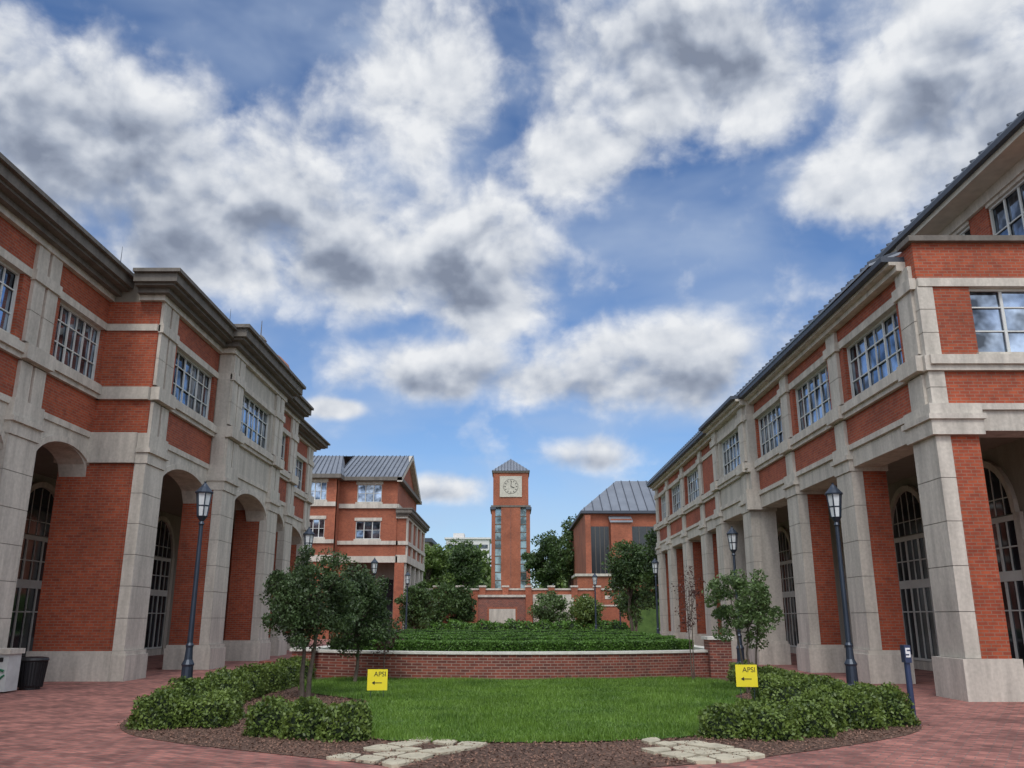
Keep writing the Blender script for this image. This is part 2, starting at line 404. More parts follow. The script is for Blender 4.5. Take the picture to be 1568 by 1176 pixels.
for (x0, x1) in ((9.1, 9.98), (13.4, 14.3)):
    b.box('corner_pier_plinth', x0-.18, x1+.12, 17.64, 18.95, 0, .8, 'stone')
    b.box('corner_pier_brick', x0+.005, x1, 17.8, 18.8, .8, 5.35, 'brick')
    b.box('corner_pier_cap', x0-.16, x1+.08, 17.66, 18.9, 5.35, LR['a']-.02, 'stone')
    b.box('corner_pier_cap', x0-.22, x1+.12, 17.60, 18.95, 5.68, 5.8, 'stone')
ff = Facade(b, 'x', 9.1, 1)
ff.blocks('pier_facing', 17.77, 18.83, -.06, .26, .8, 5.35, .9, 'stone')
b.box('core_corner', 9.6, 21, 18.22, 19, 6.0, 9.4, 'ceil')
f = Facade(b, 'x', 9.1, 1)
inner_wall(f, 3.9, 12, 53.6, [14.6, 19.0, 23.3, 27.9, 32.4, 36.8, 41.2, 45.6, 50], 1.3, 5.95)
def slope_roof(x0, z0, x1, z1, y0, y1, th=.06, step=.42):
    b.hexa('metal_roof', [(x0, y0, z0), (x1, y0, z1), (x1, y1, z1), (x0, y1, z0)], [(x0, y0, z0+th), (x1, y0, z1+th), (x1, y1, z1+th), (x0, y1, z0+th)], 'metal_roof')
    y = y0
    while y < y1:
        b.hexa('roof_ribs', [(x0-.02, y, z0+th), (x1, y, z1+th), (x1, y+.04, z1+th), (x0-.02, y+.04, z0+th)], [(x0-.02, y, z0+th+.055), (x1, y, z1+th+.055), (x1, y+.04, z1+th+.055), (x0-.02, y+.04, z0+th+.055)], 'roof_dark')
        y += step
slope_roof(8.52, 9.68, 10.1, 10.3, 18.8, 26)
slope_roof(8.52, 9.68, 16.5, 13.5, 26, 36)
slope_roof(8.52, 9.68, 16.5, 13.0, 36, 53.8)
slope_roof(24, 9.66, 16.5, 13.5, 26, 36)
u = Facade(b, 'x', 12.6, 1)
u.box('attic_wall', 17.9, 18.6, 0, .4, 9.5, 12.4, 'brick'); u.box('attic_wall', 20.5, 21.4, 0, .4, 9.5, 12.4, 'brick'); u.box('attic_wall', 22.9, 30, 0, .4, 9.5, 12.4, 'brick')
for a, c in ((18.6, 20.5), (21.4, 22.9)):
    u.box('attic_wall', a, c, 0, .4, 9.5, 10.5, 'brick'); u.box('attic_trim', a, c, -.03, .4, 12.05, 12.4, 'stone')
    u.window(a, c, 10.5, 12.05, 3, (.5,), .12)
u.box('attic_trim', 17.8, 30, -.1, 0, 12.15, 12.45, 'stone')
u.box('attic_soffit', 16.6, 30, -.75, .6, 12.45, 12.6, 'soffit')
u.box('attic_gutter', 16.5, 30, -.9, .6, 12.6, 12.74, 'roof_dark')
u.box('attic_core', 17.95, 30, .41, 9, 9.4, 12.5, 'brick')
slope_roof(11.75, 12.76, 17.5, 15.2, 16.5, 30)
b.box('gable_back', 13, 21, 18.0, 53.5, 9.4, 9.6, 'roof_dark')
b.done()

# ------------------------------------------------------------------ MID-LEFT BUILDING
b = Build('hip_roof_brick_building', (-14, 75, 0))
def mid(f, t0, t1, wins, z0=5.8, third=True):
    f.box('brick_walls', t0, t1, 0, .4, z0+.5, 7.2, 'brick_far'); f.box('bands', t0, t1, -.08, .4, z0, z0+.5, 'stone')
    f.box('bands', t0, t1, -.15, .4, 7.2, 7.5, 'stone')
    f.box('brick_walls', t0, t1, 0.001, .4, 9.35, 10.1, 'brick_far'); f.box('bands', t0, t1, -.18, .4, 10.1, 10.45, 'stone')
    zr = [(7.5, 9.35)]
    if third: zr.append((10.45, 12.3))
    for za, zb in zr:
        cur = t0
        for a, c in wins:
            f.box('brick_walls', cur, a, 0, .4, za, zb, 'brick_far'); cur = c
            f.box('sills', a-.1, c+.1, -.1, .3, za, za+.15, 'stone'); f.window(a, c, za+.15, zb-.25, 3, (.5,), .15); f.box('sills', a-.1, c+.1, -.05, .3, zb-.25, zb, 'stone')
            f.box('window_backs', a, c, .25, .4, za, zb, 'glass_black')
        f.box('brick_walls', cur, t1, 0, .4, za, zb, 'brick_far')
f = Facade(b, 'y', 69, 1)
mid(f, -14.0, -9.3, [(-12.6, -10.6)])
f2 = Facade(b, 'y', 67.6, 1)
mid(f2, -21, -14.0, [(-20, -18), (-16.2, -14.8)])
b.box('side_return', -14.3, -14.0, 67.61, 69, 0, 12.3, 'brick_far')
b.box('lower_wall', -21, -14.0, 67.65, 68, 0, 5.9, 'brick_far')
b.box('inner_dark', -14, -9.0, 72, 72.3, 0, 6, 'stone_in')
for x in (-12.6, -10.9): b.box('doors', x, x+1.1, 71.9, 71.99, .2, 4.6, 'glass_dark')
b.box('eaves', -21, -13.6, 67.0, 69.5, 12.3, 12.62, 'cornice'); b.box('eaves', -14, -8.9, 68.4, 84, 12.305, 12.6, 'cornice')
b.box('core', -21, -9.32, 69.4, 83, 5.9, 12.3, 'brick_far')
for za, zb in ((5.8, 6.3), (7.2, 7.5), (10.1, 10.45)): b.box('gable_bands', -9.32, -9.16, 69, 83, za, zb, 'stone')
def ribroof(A, B, C, D, n):
    b.faces('metal_roof', [A, B, C, D], [(0, 1, 2, 3)], 'metal_roof')
    A, B, C, D = map(Vector, (A, B, C, D))
    for i in range(n+1):
        q = i/n; p = A.lerp(B, q); r = D.lerp(C, q); o = Vector((.05, 0, 0)) if abs((B-A).x) > abs((B-A).y) else Vector((0, .05, 0)); h = Vector((0, 0, .07))
        b.hexa('roof_ribs', [tuple(v) for v in (p-o/2, p+o/2, r+o/2, r-o/2)], [tuple(v+h) for v in (p-o/2, p+o/2, r+o/2, r-o/2)], 'roof_dark')
ribroof((-14.2, 68.4, 12.6), (-8.9, 68.4, 12.6), (-8.9, 75.5, 15.6), (-14.2, 75.5, 15.6), 14)
ribroof((-8.9, 83, 12.6), (-21, 83, 12.6), (-21, 75.5, 15.6), (-8.9, 75.5, 15.6), 20)
ribroof((-21, 67.0, 12.62), (-13.6, 67.0, 12.62), (-15.2, 75.5, 15.62), (-21, 75.5, 15.62), 18)
b.faces('roof_hip', [(-13.6, 67, 12.62), (-13.6, 70, 12.7), (-15.2, 75.5, 15.62)], [(0, 1, 2)], 'metal_roof')
b.faces('gable_wall', [(-9.3, 69, 12.5), (-9.3, 82.5, 12.5), (-9.3, 75.5, 15.4)], [(0, 1, 2)], 'brick_far')
for y0, z0, y1, z1 in ((68.4, 12.55, 75.5, 15.6), (83, 12.55, 75.5, 15.6)):
    b.hexa('gable_trim', [(-9.3, y0, z0-.35), (-9.3, y1, z1-.35), (-9.3, y1, z1), (-9.3, y0, z0)], [(-8.88, y0, z0-.35), (-8.88, y1, z1-.35), (-8.88, y1, z1+.02), (-8.88, y0, z0+.02)], 'stone')
w = Facade(b, 'x', 8.5, -1)
for s0 in (69.2, 72.6, 76.0, 79.4, 82.4):
    w.box('columns', s0, s0+.7, 0, .7, 0, 5.8, 'stone'); w.box('column_base', s0-.1, s0+.8, -.1, .8, 0, .7, 'stone')
    w.box('pilasters', s0, s0+.7, -.08, .1, 5.8, 9.4, 'stone')
w.box('wing_wall', 69.1, 83.1, .05, .8, 5.8, 9.5, 'brick_far'); w.box('wing_bands', 69, 83.2, -.12, .85, 5.8, 6.4, 'stone'); w.box('wing_bands', 69, 83.2, -.15, .85, 7.2, 7.5, 'stone')
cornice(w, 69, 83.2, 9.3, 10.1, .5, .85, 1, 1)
b.box('front_pier', -14.0, -13.1, 69.0, 69.9, 0, 5.8, 'brick_far'); b.box('front_pier', -9.35, -8.6, 68.95, 69.8, .7, 5.79, 'brick_far')
b.done()

# ------------------------------------------------------------------ FAR RIGHT BRICK HALL
b = Build('brick_auditorium', (20, 105, 0))
b.box('hall_walls', 8, 40, 95, 122, 0, 12.7, 'brick_far')
for x0, x1 in ((8.7, 10.7), (13.2, 16.6)):
    b.box('recess_glass', x0, x1, 94.90, 94.99, 5.6, 11.3, 'glass_black')
    for k in range(5): b.box('glass_bars', x0+(x1-x0)*k/4-.03, x0+(x1-x0)*k/4+.03, 94.84, 94.899, 5.6, 11.3, 'cornice')
for x0, x1, zt in ((8.0, 8.6, 12.4), (10.8, 13.1, 12.0), (16.7, 20, 12.2)): b.box('buttress', x0, x1, 93.6, 94.98, 0, zt, 'brick_far')
for x0, x1 in ((10.7, 13.2), (16.6, 20.1)): b.hexa('buttress_cap', [(x0, 93.4, 11.6), (x1, 93.4, 11.6), (x1, 95.0, 12.3), (x0, 95.0, 12.3)], [(x0, 93.4, 11.75), (x1, 93.4, 11.75), (x1, 95.0, 12.45), (x0, 95, 12.45)], 'metal_roof')
b.box('eave_band', 7.6, 40, 94.4, 122.5, 12.7, 13.0, 'roof_dark')
b.faces('hip_roof', [(7.6, 94.4, 13.0), (40, 94.4, 13.0), (40, 101, 17.3), (12.4, 101, 17.3), (7.6, 122.5, 13.0), (12.4, 116, 17.3)], [(0, 1, 2, 3), (0, 3, 5, 4)], 'metal_roof')
for i in range(32):
    x = 8+i; q = min(1, (x-7.6)/4.8)
    b.hexa('roof_ribs', [(x, 94.4, 13.0), (x+.07, 94.4, 13.0), (x+.07, 94.4+6.6*q, 13+4.3*q), (x, 94.4+6.6*q, 13+4.3*q)], [(x, 94.4, 13.1), (x+.07, 94.4, 13.1), (x+.07, 94.4+6.6*q, 13.1+4.3*q), (x, 94.4+6.6*q, 13.1+4.3*q)], 'roof_dark')
b.box('lower_wing', 6.6, 14, 88, 93.3, 0, 5.6, 'brick_far'); b.box('lower_cap', 6.4, 14.2, 87.8, 93.5, 5.6, 5.85, 'stone')
b.done()

# ------------------------------------------------------------------ CLOCK TOWER
b = Build('clock_tower', (-.2, 142, 0)); cx, ty = -.2, 142
b.box('glass_core', cx-2.9, cx+2.9, ty+.5, ty+6, 4, 19.6, 'glass_teal')
for zz in np.arange(6, 19.2, 1.3): b.box('spandrels', cx-2.7, cx+2.7, ty+.42, ty+.49, zz, zz+.18, 'cornice')
for sx in (-1, 1): b.box('corner_piers', cx+sx*3.2, cx+sx*2.58, ty, ty+6.5, 3.5, 19.6, 'brick_far')
b.box('center_shaft', cx-1.6, cx+1.6, ty-.1, ty+6.4, 3.5, 19.62, 'brick_far')
b.box('shaft_groove', cx-.05, cx+.05, ty-.13, ty-.1, 5, 19, 'brick_dark')
b.box('head', cx-2.95, cx+2.95, ty+.02, ty+6.3, 19.6, 25.1, 'brick_far')
b.box('belt', cx-3.3, cx+3.3, ty-.2, ty+6.7, 19.3, 19.6, 'cornice')
for sx in (-1, 1): b.box('brackets', cx+sx*3.45, cx+sx*2.5, ty-.3, ty+6.8, 18.9, 19.32, 'roof_dark')
b.box('head_eave', cx-3.1, cx+3.1, ty-.2, ty+6.5, 25.1, 25.4, 'cornice')
ap = (cx, ty+3.1, 28.0)
b.faces('roof', [(cx-3.2, ty-.3, 25.4), (cx+3.2, ty-.3, 25.4), (cx+3.2, ty+6.6, 25.4), (cx-3.2, ty+6.6, 25.4), ap], [(0, 1, 4), (1, 2, 4), (2, 3, 4), (3, 0, 4)], 'metal_roof')
for i in range(13):
    x = -3.1+i*6.2/12; q = 1-abs(x)/3.2
    b.limb('seams', (cx+x, ty-.3, 25.42), (cx+x, ty-.3+3.4*q, 25.44+2.6*q), .05, .05, 4, 'roof_dark')
b.box('clock_panel', cx-1.85, cx+1.85, ty-.12, ty+.01, 21.0, 24.5, 'soffit')
zc = 22.75
def disc(p, r, y, z, m, n=40):
    b.faces(p, [(cx+r*math.cos(2*math.pi*i/n), y, z+r*math.sin(2*math.pi*i/n)) for i in range(n)], [tuple(range(n))], m)
disc('clock_ring', 1.25, ty-.13, zc, 'cornice'); disc('clock_face', 1.17, ty-.14, zc, 'soffit')
for i in range(12):
    a = math.pi*i/6; b.limb('clock_marks', (cx+.85*math.cos(a), ty-.16, zc+.85*math.sin(a)), (cx+1.1*math.cos(a), ty-.16, zc+1.1*math.sin(a)), .05, .05, 4, 'ink')
b.limb('clock_hands', (cx, ty-.2, zc), (cx+.1, ty-.2, zc+.95), .05, .04, 4, 'ink'); b.limb('clock_hands', (cx, ty-.2, zc), (cx+.6, ty-.2, zc-.2), .06, .05, 4, 'ink')
b.box('base', cx-3.9, cx+3.9, ty-.6, ty+7.2, 0, 5.4, 'brick_far'); b.box('base_band', cx-4, cx+4, ty-.8, ty+7.3, 5.4, 5.9, 'stone')
b.done()

# ------------------------------------------------------------------ TERRACED BRICK WALL AT THE END
b = Build('terraced_brick_wall', (0, 78, 0))
b.box('upper_wall', -9, 10, 80, 80.5, 0, 4.0, 'brick_far'); b.box('upper_cap', -9, 10, 79.9, 80.6, 4.0, 4.15, 'stone')
for x in np.arange(-9, 10.1, 2.1):
    b.box('wall_piers', x-.28, x+.28, 79.7, 80.7, 0, 4.25, 'brick_far'); b.box('pier_caps', x-.34, x+.34, 79.64, 80.76, 4.25, 4.4, 'stone')
    b.box('wall_vents', x+.7, x+1.3, 79.96, 79.999, 3.2, 3.5, 'stone')
b.box('center_block', -3.0, 1.2, 77, 79.6, 0, 3.3, 'brick_dark'); b.box('center_cap', -3.15, 1.35, 76.85, 79.7, 3.3, 3.5, 'stone')
b.box('center_side', -3.6, -3.0, 76.8, 79.6, 0, 3.5, 'brick_far'); b.box('center_side', 1.2, 1.8, 76.8, 79.6, 0, 3.5, 'brick_far')
b.box('stone_panel', -2.0, .3, 76.9, 76.99, 1.0, 2.3, 'stone'); b.box('panel_frame', -2.15, .45, 76.94, 76.999, .85, 2.45, 'brick_far')
for i in range(12): b.box('stairs', 1.9, 5.6, 77+i*.25, 80, 0, .3+i*.3, 'stone_wall')
b.box('mid_wall', -9, -3.7, 75, 75.4, 0, 2.3, 'brick_far'); b.box('mid_cap', -9, -3.7, 74.92, 75.48, 2.3, 2.42, 'stone')
b.box('mid_wall', 5.7, 10, 75, 75.4, 0, 2.5, 'brick_far'); b.box('mid_cap', 5.7, 10, 74.92, 75.48, 2.5, 2.62, 'stone')
b.done()

b = Build('distant_white_building', (-16, 320, 0))
b.box('block', -24.5, -8.5, 320, 340, 0, 29.6, 'concrete'); b.box('floor_windows', -24, -9, 319.9, 319.99, 26.2, 27.6, 'glass_dark'); b.box('roof_slab', -25.1, -7.9, 319.4, 340, 29.6, 30.2, 'concrete')
b.box('stair_core', -22, -18, 322, 330, 30.2, 32, 'concrete'); b.done()
b = Build('distant_grey_building', (-17, 140, 0))
b.box('block', -24, -13.6, 140, 150, 0, 13.4, 'stone_wall'); b.box('roof_slab', -24.3, -13.0, 139.5, 150, 13.4, 14.0, 'roof_dark')
for z in (7, 10.6): b.box('strip_windows', -23, -14.2, 139.9, 139.99, z, z+1.5, 'glass_dark')
b.done()

# ------------------------------------------------------------------ GROUND
def sheet(name, pts, z, mat): return mesh_obj(name, [(x, y, z) for x, y in pts], [tuple(range(len(pts)))], M[mat])
def chaikin(p, n=3):
    for _ in range(n):
        q = []
        for i in range(len(p)):
            a, c = p[i], p[(i+1) % len(p)]
            q += [(a[0]*.75+c[0]*.25, a[1]*.75+c[1]*.25), (a[0]*.25+c[0]*.75, a[1]*.25+c[1]*.75)]
        p = q
    return p
sheet('ground', [(-900, -300), (900, -300), (900, 1200), (-900, 1200)], 0, 'ground')
sheet('brick_pavement', [(-26, -12), (26, -12), (26, 76), (-26, 76)], .005, 'paver')
WY = lambda x: 23.3+.05*x*x
bed = [(-6.4, 27), (-6.4, 22), (-6.45, 17), (-6.3, 14.6), (-5.6, 13.0), (-4.6, 12.1), (-3.1, 11.2), (-1.7, 10.4), (-.8, 9.9), (.8, 9.85), (2.3, 10.4), (3.4, 11.1), (4.8, 12.1), (6.0, 13.2), (6.5, 14.6), (6.7, 17), (6.8, 22), (6.9, 27)]
bed = chaikin(bed, 2)
sheet('mulch_bed', bed, .012, 'mulch')
lawn = chaikin([(-2.1, 12.2), (-.8, 11.95), (.9, 11.95), (2.5, 12.4), (3.2, 13.6), (3.6, 15.4), (4.9, 17.2), (4.3, 18.3), (5.4, 20), (5.4, 24.6), (-5.2, 24.6), (-5.0, 20.5), (-4.0, 18.9), (-2.6, 17.6), (-3.0, 16.2), (-2.4, 14.3)], 2)
sheet('lawn', lawn, .03, 'grass')
def pip(P, poly):
    x, y = P[:, 0], P[:, 1]; ins = np.zeros(len(P), bool); n = len(poly)
    for i in range(n):
        x1, y1 = poly[i]; x2, y2 = poly[(i+1) % n]
        if y1 == y2: continue
        c = ((y1 > y) != (y2 > y)) & (x < (x2-x1)*(y-y1)/(y2-y1)+x1); ins ^= c
    return ins
rng = np.random.default_rng(7)
P = np.stack([rng.uniform(-5.4, 5.5, 190000), 11.8+12.8*rng.uniform(0, 1, 190000)**1.25], 1)
P = P[pip(P, lawn)]; P = P+rng.normal(0, .035, P.shape); P = P[P[:, 1] < WY(P[:, 0])]
n = len(P); h = rng.uniform(.03, .08, n)*(1+.35*np.sin(P[:, 0]*2.1+np.sin(P[:, 1]*1.3)*2)*np.sin(P[:, 1]*1.7)); a = rng.uniform(0, 6.28, n); lean = rng.normal(0, .028, (n, 2))
w_ = .006+.004*rng.random(n)
V = np.zeros((n, 3, 3)); V[:, 0, 0] = P[:, 0]-np.cos(a)*w_; V[:, 0, 1] = P[:, 1]-np.sin(a)*w_
V[:, 1, 0] = P[:, 0]+np.cos(a)*w_; V[:, 1, 1] = P[:, 1]+np.sin(a)*w_; V[:, :2, 2] = .02
V[:, 2, 0] = P[:, 0]+lean[:, 0]; V[:, 2, 1] = P[:, 1]+lean[:, 1]; V[:, 2, 2] = .03+h
np_mesh('lawn_grass_blades', V.reshape(-1, 3), 3, M['blade'])

def leaf_quads(C, size, rng, asp=.55, flat=0):
    n = len(C); nrm = rng.normal(size=(n, 3)); nrm[:, 2] += flat; nrm /= np.linalg.norm(nrm, axis=1)[:, None]
    t = rng.normal(size=(n, 3)); t -= (t*nrm).sum(1)[:, None]*nrm; t /= np.linalg.norm(t, axis=1)[:, None]
    bb = np.cross(nrm, t); s = size*rng.uniform(.6, 1.3, n)[:, None]
    V = np.stack([C-t*s, C+bb*s*asp, C+t*s, C-bb*s*asp], 1); return V.reshape(-1, 3)
P = np.stack([rng.uniform(-6.5, 6.9, 60000), rng.uniform(9.8, 20, 60000)], 1)
P = P[pip(P, bed) & ~pip(P, lawn)][:26000]
P = P+rng.normal(0, .045, P.shape)
np_mesh('mulch_chips', leaf_quads(np.c_[P, np.full(len(P), .02)+rng.random(len(P))*.02], .022, rng, .45, 2.5), 4, M['chips'])

b = Build('curved_brick_retaining_wall', (0, 23.5, 0))
n = 32; xs = np.linspace(-5.5, 5.5, n+1)
for i in range(n):
    x0, x1 = float(xs[i]), float(xs[i+1]); y0, y1 = WY(x0), WY(x1)
    A = [(x0, y0, 0), (x1, y1, 0), (x1, y1+.35, 0), (x0, y0+.35, 0)]; B2 = [(p[0], p[1], .66) for p in A]
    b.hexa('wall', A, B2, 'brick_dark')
    A = [(x0, y0-.05, .66), (x1, y1-.05, .66), (x1, y1+.42, .66), (x0, y0+.42, .66)]; b.hexa('coping', A, [(p[0], p[1], .72) for p in A], 'cap')
for x in (-5.75, 5.75):
    zt = 1.0 if x > 0 else .7
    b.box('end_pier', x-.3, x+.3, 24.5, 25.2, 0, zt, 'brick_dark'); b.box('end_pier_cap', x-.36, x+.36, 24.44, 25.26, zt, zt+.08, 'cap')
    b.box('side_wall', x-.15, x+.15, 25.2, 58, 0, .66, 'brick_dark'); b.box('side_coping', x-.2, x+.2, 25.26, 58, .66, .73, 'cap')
b.box('low_wing', -7.0, -6.06, 24.7, 25.05, 0, .42, 'brick_dark')
b.done()
mesh_obj('terrace_lawn', [(float(x), float(WY(x)+.3), .6) for x in xs]+[(5.6, 60, .6), (-5.6, 60, .6)], [tuple(range(n+3))], M['grass'])
mesh_obj('hill', [(-160, 80.6, 3.7), (160, 80.6, 3.7), (200, 140, 5.2), (-200, 140, 5.2), (300, 420, 14), (-300, 420, 14), (-160, 80.6, -.5), (160, 80.6, -.5)],
         [(0, 1, 2, 3), (3, 2, 4, 5), (6, 7, 1, 0)], M['ground'])

b = Build('flagstone_path', (0, 11, 0))
rs = random.Random(5)
for path in ([(-1.75, 10.35), (-.75, 12.15)], [(2.55, 10.5), (1.75, 12.2)]):
    a, c = Vector(path[0]), Vector(path[1]); d = (c-a).normalized(); s_ = Vector((d.y, -d.x)); Ln = (c-a).length; NR = 5; NC = 3; W = 1.15
    G = [[a+d*(Ln*i/NR+rs.uniform(-.09, .09))+s_*(W*(j/NC-.5)+rs.uniform(-.07, .07)) for j in range(NC+1)] for i in range(NR+1)]
    for i in range(NR):
        for j in range(NC):
            q = [G[i][j], G[i][j+1], G[i+1][j+1], G[i+1][j]]; m0 = sum(q, Vector((0, 0)))/4
            q = [m0+(p-m0)*(1-.035/(p-m0).length*1.3) for p in q]
            pts = []
            for k in range(4):
                p, nx, pv = q[k], q[(k+1) % 4], q[k-1]; r1, r2 = rs.uniform(.06, .22), rs.uniform(.06, .22)
                pts += [p.lerp(pv, r1), p.lerp(nx, r2)]
            if rs.random() < .1: continue
            zt = .034+rs.uniform(0, .012); m_ = len(pts)
            b.faces('stones', [(p[0], p[1], 0) for p in pts]+[(p[0], p[1], zt+rs.uniform(0, .003)) for p in pts], [tuple(range(m_, 2*m_))]+[(k, (k+1) % m_, m_+(k+1) % m_, m_+k) for k in range(m_)], 'flag')
b.done()

# ------------------------------------------------------------------ HEDGES / SHRUBS / TREES
def hedge_row(name, k, x0, x1, depth, z0, z1, nleaf, seed):
    r = np.random.default_rng(seed); e = empty(name, (0, WY(0)+k, z0))
    xs = np.linspace(x0, x1, 41); V = []; F = []
    for i, x in enumerate(xs):
        x = float(x); y = WY(x)+k; V += [(x, y+.06, z0), (x, y+.06, z1-.03), (x, y+depth-.06, z1-.03), (x, y+depth-.06, z0)]
    for i in range(40):
        a = i*4; c = a+4; F += [(a, c, c+1, a+1), (a+1, c+1, c+2, a+2), (a+2, c+2, c+3, a+3)]
    F += [(0, 1, 2, 3), (160, 163, 162, 161)]
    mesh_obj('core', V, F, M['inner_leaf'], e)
    X = r.uniform(x0, x1, nleaf); top = r.random(nleaf) < .6
    wob = .012*np.sin(X*3.1+seed)+.010*np.sin(X*7.7+seed*2)
    Y = WY(X)+k+np.where(top, r.uniform(0, depth, nleaf), r.normal(.03, .025, nleaf)); Z = np.where(top, z1+wob+r.normal(0, .010, nleaf), r.uniform(z0, z1, nleaf))
    np_mesh('leaves', leaf_quads(np.c_[X, Y, Z], .028, r, .6, .7), 4, M['leaf_hedge'], e)
for j, (k, zt, nl) in enumerate(((.75, .95, 42000), (3.4, 1.0, 24000), (6.2, 1.02, 18000), (9.5, 1.04, 13000), (14, 1.06, 10000))):
    hedge_row('clipped_hedge', k, -5.2, 5.2, .9 if j else 1.3, .6, zt, nl, 11+j)

def shrub_group(name, blobs, seed, mat='leaf_shrub', lsize=.030, dens=3200):
    r = np.random.default_rng(seed); c0 = blobs[0]; e = empty(name, (c0[0], c0[1], 0)); pts = []; V = []; F = []
    for (x, y, rx, ry, h) in blobs:
        n = int(dens*(rx*ry+rx*h+ry*h)*1.6)
        d = r.normal(size=(n, 3)); d /= np.linalg.norm(d, axis=1)[:, None]; d[:, 2] = np.abs(d[:, 2])
        ph = r.uniform(0, 6, 3)
        sup = (np.abs(d[:, 0])**2.8+np.abs(d[:, 1])**2.8+np.abs(d[:, 2])**2.8)**(-1/2.8)
        lump = 1+.07*np.sin(d[:, 0]*7+ph[0])*np.sin(d[:, 1]*7+ph[1])+.06*np.sin(d[:, 2]*9+ph[2]+d[:, 0]*5)
        rad = lump*sup*r.uniform(.84, 1.04, n)
        pts.append(np.c_[x+d[:, 0]*rx*rad, y+d[:, 1]*ry*rad, .02+d[:, 2]*h*rad])
        s, m_ = 10, 5; b0 = len(V)
        for j in range(m_+1):
            t = j/m_*math.pi/2
            for i in range(s):
                a = 2*math.pi*i/s; V.append((x+.84*rx*math.cos(a)*max(0, math.cos(t))**.6, y+.84*ry*math.sin(a)*max(0, math.cos(t))**.6, .86*h*math.sin(t)))
        for j in range(m_):
            for i in range(s): k = (i+1) % s; F.append((b0+j*s+i, b0+j*s+k, b0+(j+1)*s+k, b0+(j+1)*s+i))
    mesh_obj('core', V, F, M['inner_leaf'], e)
    np_mesh('leaves', leaf_quads(np.concatenate(pts), lsize, r, .6), 4, M[mat], e)
def row(pts, r, h, seed):
    q = random.Random(seed); return [(x+q.uniform(-.05, .05), y+q.uniform(-.05, .05), r*q.uniform(.9, 1.12), r*q.uniform(.9, 1.12), h*q.uniform(.88, 1.1)) for x, y in pts]
def line(a, c, n): return [(a[0]+(c[0]-a[0])*i/(n-1), a[1]+(c[1]-a[1])*i/(n-1)) for i in range(n)]
shrub_group('boxwood_shrubs', row([(-5.25, 13.55), (-4.6, 13.75), (-5.45, 14.35), (-4.75, 14.55)], .36, .48, 1), 21)
shrub_group('boxwood_shrubs', row([(-3.45, 12.75), (-2.85, 12.5), (-2.25, 12.35), (-3.1, 13.25)], .34, .43, 2), 22)
shrub_group('boxwood_shrubs', row(line((-5.55, 15.4), (-5.55, 23), 11), .40, .54, 3), 23, dens=2200)
shrub_group('boxwood_shrubs', row([(2.95, 12.6), (3.55, 12.4), (4.15, 12.75), (3.5, 13.15), (4.5, 13.3)], .34, .44, 4), 24)
shrub_group('boxwood_shrubs', row([(5.75, 14.0), (5.15, 13.7), (5.75, 14.75), (5.1, 14.45)], .37, .50, 5), 25)
shrub_group('boxwood_shrubs', row(line((5.75, 15.7), (5.9, 23), 11)+[(5.0, 17.2), (5.0, 16.5)], .40, .48, 6), 26, dens=2200)

def tree(name, x, y, z0, H, cz, rx, rz, ncl, nleaf, lsize, mat, tr=.05, seed=1, clr=.22, multi=1, lean=(0, 0)):
    r = np.random.default_rng(seed); e_loc = (x, y, z0); b = Build(name, e_loc)
    d = r.normal(size=(ncl, 3)); d /= np.linalg.norm(d, axis=1)[:, None]
    rad = r.uniform(.25, 1, ncl)**.6*r.uniform(.8, 1.12, ncl)
    cc = np.c_[x+lean[0]+d[:, 0]*rx*rad, y+lean[1]+d[:, 1]*rx*rad, cz+d[:, 2]*rz*rad]
    for m_ in range(multi):
        bx = x+(m_-(multi-1)/2)*tr*2.2
        p = Vector((bx, y, z0)); top = Vector((x+lean[0]+(m_-(multi-1)/2)*rx*.4, y+lean[1], cz+rz*.3)); K = 5; pr = p
        for i in range(1, K+1):
            q = i/K; nx = p.lerp(top, q)+Vector((r.normal()*tr*.6, r.normal()*tr*.6, 0)); b.limb('trunk', pr, nx, tr*(1-.75*(i-1)/K), tr*(1-.75*i/K), 8, 'bark'); pr = nx
    for c in cc[:max(12, ncl//2)]:
        c = Vector([float(v) for v in c])
        q = r.uniform(.25, .8); zt = max(z0+.15*H, cz-rz+q*rz*1.1); a = Vector((x+lean[0]*.5, y, min(zt, c[2])));
        mid_ = a.lerp(c, .5)+Vector((0, 0, .05*rz)); b.limb('branches', a, mid_, tr*.38, tr*.22, 5, 'bark'); b.limb('branches', mid_, c, tr*.22, tr*.08, 5, 'bark')
    e = b.done()
    idx = r.integers(0, ncl, nleaf); sc = r.uniform(.6, 1.35, ncl)[idx][:, None]
    g = r.normal(size=(nleaf, 3)); g /= np.linalg.norm(g, axis=1)[:, None]; g *= r.uniform(.3, 1.0, nleaf)[:, None]**.6
    g[:, 2] *= .75
    C = cc[idx]+g*clr*sc*1.5
    np_mesh('foliage', leaf_quads(C, lsize, r, .5), 4, M[mat], e)
tree('oak_tree', -4.2, 18.3, 0, 3.1, 1.95, .98, 1.05, 85, 24000, .036, 'leaf_tree', .055, 31, .19, 2)
tree('oak_tree', -3.9, 22.2, 0, 3.0, 1.75, .92, 1.05, 70, 17000, .040, 'leaf_tree', .05, 32, .19)
tree('young_tree', 5.15, 19.4, 0, 2.8, 1.85, .84, .82, 50, 8500, .038, 'leaf_tree2', .03, 33, .15, 3)
tree('purple_leaf_tree', 4.65, 23.0, 0, 3.0, 2.0, .32, .9, 26, 700, .032, 'leaf_red', .018, 34, .14, 2)
tree('purple_leaf_tree', -3.3, 23.1, 0, 1.8, 1.1, .5, .5, 20, 500, .035, 'leaf_red', .018, 35, .14)
